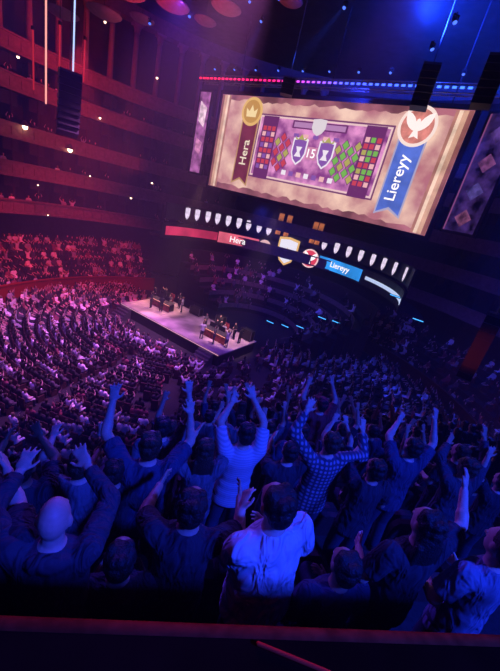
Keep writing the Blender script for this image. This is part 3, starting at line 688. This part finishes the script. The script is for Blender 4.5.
for px,py,h,c,ln in ((46,0,29,(1,.35,.3),5.2),(75,-4,30,(.45,.6,1),4.9),(33,30,31,(.9,.03,.04),3.2),(60,25,31,(.9,.03,.05),3.2),(85,40,32,(.8,.03,.06),2.4)):  # vertical lines of light, built as thin glowing tubes
    p=at_h(px,py,h); r=empty('light_line',p,0,{46:'tall pinkish white vertical light line at the top left',75:'tall blue white vertical light line at the top left',33:'short red vertical light line nearest the left edge',60:'red vertical light line between the two tall lines',85:'shortest red vertical light line right of the tall lines'}[px],'light tube','vertical light lines at the top left')
    q=MB(); q.tube((0,0,0),(0,0,-ln),.05,.05,8); q.build('tube',emi('line_glow',c,1.4 if ln>4 else .5),r,True); q=MB(); q.box((0,0,.1),(.16,.16,.2)); q.tube((0,0,.2),(0,0,1.5),.02,.02,6); q.build('hanger',M['black'],r)
sa=None
for px,py,h,s in ((62,14,37,.6),(104,14,33,.6),(142,20,37,.5),(172,6,31,.6),(226,9,31,.55),(205,22,38,.5),(125,-8,28,.6),(290,2,34,.5)):
    p=at_h(px,py,h)
    if sa is None:
        sa=empty('acoustic_saucer',p,0,'round pale acoustic saucer hanging from the hall ceiling','acoustic saucer','acoustic saucers under the ceiling',s)
        q=MB(); q.lathe([(.02,-.42),(.9,-.34),(1.6,-.1),(1.95,.12),(2.0,.2),(1.9,.22),(1.2,.05),(.02,-.1)],32); q.build('dish',M['saucer'],sa,True)
        q=MB(); q.tube((0,0,-.1),(0,0,4),.03,.03,6); q.build('cable',M['black'],sa)
    else: dup(sa,p,0,s=s)
def line_array(p,n,w,hh,rz,label,m=None):
    r=empty('speaker_array',p,rz,label,'loudspeaker'); y=0
    for i in range(n):
        X=Matrix.Rotation(R(-3-i*i*.35),3,'X'); q=MB()
        q.add([X@V(v)+V((0,y,-i*hh)) for v in ((-w/2,-.35,-hh*.46),(w/2,-.35,-hh*.46),(w/2,.35,-hh*.36),(-w/2,.35,-hh*.36),(-w/2,-.35,hh*.46),(w/2,-.35,hh*.46),(w/2,.35,hh*.36),(-w/2,.35,hh*.36))],[(3,2,1,0),(4,5,6,7),(0,1,5,4),(1,2,6,5),(2,3,7,6),(3,0,4,7)])
        q.build('cabinet',m or M['black'],r); y+=.02*i
    q=MB(); q.box((0,0,hh*.6),(w,.7,.12)); q.tube((0,0,hh*.6),(0,0,6),.03,.03,6); q.build('flying_frame',M['metal'],r)
line_array(at_h(70,77,27),9,1.2,.36,R(40),'black hanging loudspeaker array in front of the red lit boxes')
line_array(at_h(431,70,26),6,1.0,.36,R(-20),'black hanging loudspeaker array at the top edge of the big screen')
line_array(at_h(498,62,24),6,1.0,.36,R(-25),'black hanging loudspeaker array at the top right frame edge')
pa=at_h(494,320,17); line_array(pa,9,.6,.36,R(-35),'loudspeaker array catching red light at the right edge')
line_array(at_h(289,82,30),3,.9,.35,0,'short dark loudspeaker array above the middle of the big screen')
# ------------------------------------------------------------------ stage
SO=V((-13.7,32.4,0)); SE=V((.87,-.49,0)).normalized(); SQ=V((.49,.87,0)).normalized(); SX=Matrix((SE,SQ,V((0,0,1)))).transposed()
def sp(s,q,z=1.2): return SO+SE*s+SQ*q+V((0,0,z))
SRZ=math.atan2(SE.y,SE.x)
stg=empty('stage',SO,SRZ,'raised stage platform with pinkish grey deck and dark sides','stage')
b=MB(); b.box((6.6,2.9,1.14),(13.4,5.9,.12)); b.build('deck',M['deck'],stg); b=MB(); b.box((6.6,2.9,.54),(13.2,5.7,1.08)); b.build('skirt',M['black'],stg)
b=MB(); b.box((6.6,-.08,1.12),(13.2,.04,.05)); b.build('edge_light',emi('edge_pink',(1,.45,.65),.8),stg)
for s_,lb in ((12.0,'black steps up to the right end of the stage front'),(1.0,'black steps up to the left end of the stage front')):
    b=MB()
    for i in range(5): b.box((0,-.28*(5-i)+.05,.11*(i+1)),(1.6,.28,.22*(i+1)))
    o=b.build('stage_steps',M['metal']); o.location=sp(s_,-.1,0); o.rotation_euler=(0,0,SRZ); tag(o,lb,'steps')
scr=emi('monitor_glow',(.9,.5,.6),1.8,.3,4)
dm=emi('desk_front',(.13,.015,.035),.8,.7,2)
def desk(s_,q,end):
    lab='player desk at the %s end of the stage'%end
    r=empty('gaming_desk',sp(s_,q),SRZ,lab+', dark red front panel','desk')
    b=MB(); b.prism([(-1.5,-.5),(1.5,-.5),(1.25,.5),(-1.25,.5)],.78,.86); b.build('desktop',M['metal'],r)
    b=MB(); b.box((0,-.47,.39),(2.8,.05,.78)); b.build('front_panel',dm,r)
    b=MB(); b.box((0,-.5,.74),(2.8,.03,.05)); b.build('light_strip',emi('desk_strip',(1,.35,.3),1.5),r)
    for sx in(-1,1): b=MB(); b.box((sx*1.2,.1,.39),(.08,.6,.78)); b.build('leg',M['black'],r)
    for sx in(-.55,.55):
        o=empty('monitor',sp(s_,q)+SX@V((sx,-.05,.86)),SRZ,'left monitor on the %s stage desk'%end if sx<0 else 'right monitor on the %s stage desk'%end,'monitor')
        b=MB(); b.box((0,0,.36),(.72,.04,.44)); b.build('casing',M['black'],o); b=MB(); b.box((0,.025,.36),(.68,.01,.40)); b.build('panel',scr,o)
        b=MB(); b.box((0,0,.01),(.26,.2,.02)); b.box((0,0,.08),(.05,.04,.16)); b.build('stand',M['metal'],o)
desk(2.6,3.2,'left'); desk(10.8,2.4,'right')
def gchair(p,rz,lab):
    r=empty('gaming_chair',p,rz,lab,'chair'); b=MB(); b.box((0,0,.48),(.52,.5,.1)); b.build('seat',CL['red'],r)
    b=MB(); b.prism([(-.24,0),(-.28,.45),(-.2,.85),(.2,.85),(.28,.45),(.24,0)],-.05,.05); me=b.mesh('backrest'); me.transform(Matrix.Translation((0,-.25,.5))@Matrix.Rotation(PI/2+.15,4,'X')); link('backrest',me,CL['red'],r)
    b=MB(); b.tube((0,0,.1),(0,0,.45),.04,.04,8,False)
    for i in range(5): b.tube((0,0,.1),(.3*math.cos(i*1.257),.3*math.sin(i*1.257),.04),.03,.03,6)
    b.build('base',M['black'],r)
gchair(sp(2.4,4.3),SRZ+PI,'red gaming chair behind the left stage desk'); gchair(sp(10.8,3.5),SRZ+PI,'red gaming chair behind the right stage desk')
for s_,q,w_,h_,lb in ((.7,5.2,1.0,.9,'dark equipment case at the left rear corner of the stage'),(5.6,5.2,1.4,.8,'dark equipment case at the rear middle of the stage'),(12.6,5.1,1.1,1.0,'dark equipment case at the right rear corner of the stage'),(9.0,5.2,.9,1.1,'dark equipment case behind the right stage desk')):
    r=empty('equipment_case',sp(s_,q),SRZ,lb,'case'); b=MB(); b.box((0,0,.1+h_/2),(w_,.6,h_)); b.build('body',M['black'],r)
    for sx in(-1,1):
        for sy in(-1,1): b=MB(); b.box((sx*w_/2,sy*.3,.1+h_/2),(.05,.05,h_+.04)); b.build('metal_edge',M['metal'],r); b=MB(); b.tube((sx*w_*.4,sy*.22-.02,.05),(sx*w_*.4,sy*.22+.02,.05),.05,.05,8,False); b.build('castor',M['shoe'],r)
# low detail figures -------------------------------------------------
def crowd_mesh(P,vox=.045,dec=.45):
    d=person(dict(P,vox=vox)); A=MB()
    for k in('body','shirt','trousers','hair','shoes'): A.add(d[k].v,d[k].f)
    me=remesh(A,vox,1,dec); dz=d['dz']
    idx=[]
    for p in me.polygons:
        c=p.center; k=0
        if c.z>1.50+dz and abs(c.x)<.13 and abs(c.y)<.2: k=2 if (c.y<.05 or c.z>1.71+dz) else 1
        elif c.z<.93+dz and c.z<.62 or (c.z<.9+dz): k=3
        for i in(0,1):
            Sh,El,Wr=d['info'][i]
            if P.get('sleeve')!='long':
                a_=El; ab=(Wr-El)*1.6; t_=max(0,min(1,(c-a_).dot(ab)/ab.dot(ab)))
                if (c-(a_+ab*t_)).length<.075: k=1
        idx.append(k)
    me.polygons.foreach_set('material_index',idx); return me
stops=[(0,(.012,.012,.015)),(.34,(.03,.025,.035)),(.50,(.08,.07,.09)),(.62,(.22,.05,.07)),(.69,(.32,.32,.35)),(.78,(.6,.58,.6)),(.88,(.9,.88,.9))]
hst=[(0,(.012,.010,.010)),(.45,(.05,.03,.02)),(.8,(.25,.16,.09))]; sst=[(0,(.66,.43,.33)),(.6,(.5,.3,.21)),(.85,(.2,.1,.06))]
tst=[(0,(.02,.02,.025)),(.5,(.03,.04,.07)),(.85,(.12,.12,.12))]
MO=[randmat('crowd_shirt_object',stops,'obj'),randmat('crowd_skin_object',sst,'obj'),randmat('crowd_hair_object',hst,'obj'),randmat('crowd_trouser_object',tst,'obj')]
MI=[randmat('crowd_shirt',stops,'isl'),randmat('crowd_skin',sst,'isl'),randmat('crowd_hair',hst,'isl'),randmat('crowd_trouser',tst,'isl')]
def Z(x,y,z): return V((x,y,z))
sit=[crowd_mesh(dict(arms=[None,None],seated=True)),crowd_mesh(dict(arms=[None,None],seated=True,yaw=.5)),crowd_mesh(dict(arms=[Z(-.2,.1,1.5),Z(.2,.1,1.5)],seated=True)),crowd_mesh(dict(arms=[None,Z(.25,.1,1.48)],seated=True,yaw=-.3)),crowd_mesh(dict(arms=[None,None],seated=True,sleeve='long',girth=1.1))]
stand=[crowd_mesh(dict(arms=[None,None])),crowd_mesh(dict(arms=[Z(-.25,.1,1.92),Z(.25,.1,1.92)]))]
def figure(me,p,rz,lb,cat='person',grp=None):
    o=link('person',me,MO); o.location=p; o.rotation_euler=(0,0,rz); tag(o,lb,cat,grp); return o
figure(sit[0],sp(2.4,4.35),SRZ+PI,'person seated behind the left stage desk'); figure(sit[0],sp(10.8,3.55),SRZ+PI,'person seated behind the right stage desk')
for me,s_,q,rz,lb in ((0,1.0,3.4,2.6,'person standing at the left end of the stage beside the desk'),(0,4.4,4.2,2.2,'person standing just right of the left stage desk'),(0,3.3,4.9,3.0,'person standing behind the right half of the left stage desk'),(1,1.5,4.3,3.1,'person behind the left stage desk with both arms raised'),(0,2.2,1.9,2.0,'person standing in front of the left stage desk'),
  (0,8.9,2.9,-1.6,'person standing just left of the right stage desk'),(0,12.7,3.6,1.4,'person standing at the right end of the stage'),(1,12.6,1.7,3,'person at the right stage desk with both arms raised'),(0,11.8,3.9,2.7,'person standing behind the right half of the right stage desk'),(0,9.8,4.0,3.4,'person standing behind the left half of the right stage desk'),(0,10.2,1.0,.6,'person standing in front of the right stage desk'),(0,11.5,1.2,2.2,'second person in front of the right stage desk, nearer the stage end'),(0,3.4,2.2,.9,'second person in front of the left stage desk, nearer mid stage')):
    figure(stand[me],sp(s_,q),SRZ+rz,lb)
cp=at_z(258,372,0); figure(stand[0],cp,SRZ+.3,'camera operator standing on the floor right of the stage')
r=empty('broadcast_camera',cp+V((-.1,.75,0)),.3,'black broadcast camera on a tripod beside its operator','camera')
for i in range(3): b=MB(); b.tube((.45*math.cos(i*2.09),.45*math.sin(i*2.09),.03),(0,0,1.3),.025,.03,6); b.build('leg',M['black'],r)
b=MB(); b.box((0,0,1.5),(.26,.5,.3)); b.box((0,-.3,1.55),(.2,.12,.2)); b.build('camera_body',M['black'],r); b=MB(); b.tube((0,.25,1.5),(0,.6,1.5),.09,.12,12,False); b.build('lens',M['black'],r)
# ------------------------------------------------------------------ the great crowd
spots=[]
cen=sp(6.6,2.9,0)
def stq(p): q=p-SO; return q.dot(SE),q.dot(SQ)
def in_choir(p):
    d=p-V((*CC,0)); L_=d.length
    if L_>15.2: return False
    a=math.atan2(d.y,d.x)
    if a<-PI/2: a+=2*PI
    lim=CB+CS*max(0,(L_-5.4)/.92)-.12
    return lim<a<R(166) or L_<5.5
r_=5.0
while r_<27:
    n=int(2*PI*r_/.56)
    for i in range(n):
        a=2*PI*i/n+random.uniform(-.1,.1)/r_; p=V((cen.x+r_*math.cos(a),cen.y+r_*math.sin(a),0))
        s_,q=stq(p)
        if (p-V((*HC,0))).length>20.8: continue
        if -1.3<s_<14.2 and q>-2.4: continue
        if q>5.0 and s_<14: continue
        if in_choir(p): continue
        if abs(((a-R(225))%(R(60)))-R(30))<.5/r_: continue
        if p.y<7 or random.random()<.03: continue
        if s_>13 and random.random()<.35: continue
        if (p-cp).length<1.5: continue
        spots.append((p,math.atan2(cen.y-p.y,cen.x-p.x)-PI/2))
    r_+=.86
nfloor=len(spots)
for (a0,a1) in ((125,220),(-48,47)):
    for i in range(6):
        rr=21.6+.92*i+.45; n=int(R(a1-a0)*rr/.56)
        for j in range(n):
            a=R(a0)+R(a1-a0)*(j+.5)/n
            if random.random()<(.06 if a0>0 else .5) or abs((math.degrees(a)%12)-6)<.6: continue
            p=V((HC[0]+rr*math.cos(a),HC[1]+rr*math.sin(a),.55+.62*i)); spots.append((p,math.atan2(cen.y-p.y,cen.x-p.x)-PI/2))
for i in range(NCH):
    rr=5.4+.92*i+.45; a0=CB+CS*i+.03; n=int((R(150)-a0)*rr/.58)
    for j in range(n):
        a=a0+(R(150)-a0)*(j+.5)/n
        if random.random()<.74: continue
        p=V((CC[0]+rr*math.cos(a),CC[1]+rr*math.sin(a),.5+.56*i)); spots.append((p,a+PI/2))
for z in LV[:4]:
    for j in range(170):
        a=R(100)+R(120)*j/170
        if random.random()<.8: continue
        p=V((HC[0]+27.5*math.cos(a),HC[1]+27.5*math.sin(a),z)); spots.append((p,a+PI/2))
vis=[]; 
for i,(p,rz) in enumerate(spots):
    h=proj(p+V((0,0,1.1)))
    if -12<h[0]<512 and -10<h[1]<475: vis.append((h[2],i,h))
vis.sort()
budget=max(60,298-nmid-20-17); ind=[]
for d,i,h in vis:
    if len(ind)>=budget: break
    if i<nfloor and h[1]<edge_y(h[0])-4: ind.append(i)
inds=set(ind)
for i in ind:
    p,rz=spots[i]; k=random.randrange(len(sit)); o=link('person',sit[k],MO); o.location=p; o.rotation_euler=(0,0,rz+random.uniform(-.25,.25))
    tag(o,'small seated spectator in the near part of the packed arena floor','person','seated spectators on the near arena floor')
def arr(me):
    nv=len(me.vertices); v=np.empty(nv*3,'f'); me.vertices.foreach_get('co',v); nl=len(me.loops); l=np.empty(nl,'i'); me.loops.foreach_get('vertex_index',l)
    np_=len(me.polygons); s=np.empty(np_,'i'); t=np.empty(np_,'i'); m=np.empty(np_,'i'); me.polygons.foreach_get('loop_start',s); me.polygons.foreach_get('loop_total',t); me.polygons.foreach_get('material_index',m)
    return v.reshape(-1,3),l,s,t,m
AR=[arr(m_) for m_ in sit]; vs=[];ls=[];ss=[];ms=[];vo=0;lo_=0;cnt=0
print('spots',len(vis),'ind',len(ind))
for d,i,h in vis:
    if i in inds: continue
    p,rz=spots[i]; v,l,s,t,m_=AR[random.randrange(len(AR))]; rz+=random.uniform(-.25,.25); k=random.uniform(.98,1.14); c,s2=math.cos(rz)*k,math.sin(rz)*k
    w=np.stack([v[:,0]*c-v[:,1]*s2+p.x,v[:,0]*s2+v[:,1]*c+p.y,v[:,2]*k+p.z],1); vs.append(w); ls.append(l+vo); ss.append(s+lo_); ms.append(m_); vo+=len(v); lo_+=len(l); cnt+=1
me=bpy.data.meshes.new('crowd'); vs=np.concatenate(vs).astype('f'); ls=np.concatenate(ls); ss=np.concatenate(ss); ms=np.concatenate(ms)
me.vertices.add(len(vs)); me.vertices.foreach_set('co',vs.ravel()); me.loops.add(len(ls)); me.loops.foreach_set('vertex_index',ls.astype('i')); me.polygons.add(len(ss)); me.polygons.foreach_set('loop_start',ss.astype('i')); me.polygons.foreach_set('material_index',ms.astype('i')); me.polygons.foreach_set('use_smooth',np.ones(len(ss),'?'))
me.update(calc_edges=True); me.validate()
tag(link('crowd',me,MI),'dense distant crowd filling the arena floor, stalls and choir','crowd',kind='stuff')
q=MB()
for d,i,h in vis:
    p,rz=spots[i]; X=Matrix.Rotation(rz,3,'Z'); q.box(p+X@V((0,.05,.22)),(.46,.42,.40),X); q.box(p+X@V((0,-.22,.55)),(.44,.06,.55),X)
tag(q.build('arena_seating',M['seat']),'rows of dark red seats under the distant crowd','seating',kind='stuff')
lbm=emi('bar_cyan',(.06,.4,1),1.8); lb0=None
for px,py in ((418,320),(395,296),(322,318),(336,322),(285,326),(300,327),(270,322)):
    p=at_h(px,py,36 if px<350 else 33)
    if lb0 is None:
        lb0=empty('light_bar',p,SRZ,'thin glowing blue light bar in the seats right of the stage','light bar','blue light bars behind the stage'); b=MB(); b.box((0,0,0),(.9,.06,.07)); b.build('tube',lbm,lb0); b=MB(); b.box((0,.06,-.02),(1.0,.06,.18)); b.box((0,.06,-.4),(.06,.06,.7)); b.build('bracket',M['black'],lb0)
    else: dup(lb0,p,SRZ)
# ------------------------------------------------------------------ lights
def aim(o,t): o.rotation_euler=(V(t)-V(o.location)).to_track_quat('-Z','Y').to_euler()
def area(loc,t,col,en,size,spread=180): 
    d=bpy.data.lights.new('area_light','AREA'); d.energy=en; d.color=col; d.shape='DISK'; d.size=size; d.spread=R(spread); o=bpy.data.objects.new('area_light',d); C.objects.link(o); o.location=loc; aim(o,t); return o
def spot(loc,t,col,en,ang,blend=.6,r=.3):
    d=bpy.data.lights.new('spot_light','SPOT'); d.energy=en; d.color=col; d.spot_size=R(ang); d.spot_blend=blend; d.shadow_soft_size=r; o=bpy.data.objects.new('spot_light',d); C.objects.link(o); o.location=loc; aim(o,t); return o
BLU=(.012,.04,1.0)
spot((7,-4,21),(.9,1.7,9.6),BLU,17000,42,1.0,.5)
spot((10,24,24),(2.8,3.5,9.5),BLU,85000,34,.8)
spot((-9,26,24),(-1.5,3.5,9.5),(.10,.03,.95),24000,30,.8)
spot((-3,22,27),(-14,23,0),(.84,.20,.88),54000,50,.8)
spot((-14,14,24),(-9,22,0),(.30,.08,1),16000,60,.8)
spot((4,18,26),(-2.5,23,0),(.28,.07,1),14000,44,.8)
spot((-5,20,28),(-7,31.5,1.2),(1,.50,.68),24000,24,.7)
spot((-8,36,15),(-10.3,33.8,1.8),(1,.45,.36),12000,28,.7)
spot((0,26,14),(-2.2,30.0,1.8),(1,.52,.48),11000,28,.7)
spot((-14,24,20),(-22,36,3),(1,.035,.10),20000,62,.8)
spot((-12,30,14),(-25,40,18),(1,.05,.05),5000,75,.9)
area((-20,34,21.5),(-24,40,27),(1,.015,.03),420,3)
spot((-12,26,16),(-9,30,27),(1,.03,.06),2500,80,.9)
spot((5,24,25),(9,30,33),(.008,.04,1),90000,130,1.0)
spot((13,20,26),(12,28,33),(.008,.04,1),45000,125,1.0)
spot((4,30,23),(0,46,22),(.02,.04,1),6000,80,1.0)
spot((13,18,19),(21,27,5),(.02,.05,1),9000,80,.9)
spot((-2,33,13.6),(3,44,3),(.04,.05,1),6000,95,.9)
spot((-8,38,12),(-6,46,4),(.9,.05,.3),2500,70,.9)
spot((10,22,20),(7,27,0),(.02,.045,1),9000,62,.9)
for px,py,tx,ty in ((455,20,500,60),(432,47,480,10),(345,6,300,60),(262,20,240,70),(480,8,400,60),(395,20,440,75)):
    spot(at_h(px,py,24),at_h(tx,ty,30),(.02,.08,1),22000,11,.5,.1)
area((15.5,15,4.5),(18,19,6),(1,.10,.04),120,1)
spot(pa+V((-3.0,-2.5,-3.2)),pa+V((0,0,-1.4)),(1,.08,.05),400,30,.6,.2)
area((0,.9,CAM.z-.25),(0,.4,CAM.z-.8),(1,.06,.03),.7,.6)
w=bpy.data.worlds.new('world'); SC.world=w; w.use_nodes=True; wn=w.node_tree.nodes; bg=wn.get('Background') or wn.new('ShaderNodeBackground'); bg.inputs[0].default_value=(.02,.02,.12,1); bg.inputs[1].default_value=.05
vs_=wn.new('ShaderNodeVolumeScatter'); vs_.inputs['Density'].default_value=.003; vs_.inputs['Anisotropy'].default_value=.1
out=[x for x in wn if x.type=='OUTPUT_WORLD'][0]; w.node_tree.links.new(vs_.outputs[0],out.inputs['Volume'])
print('objects',len(bpy.data.objects))
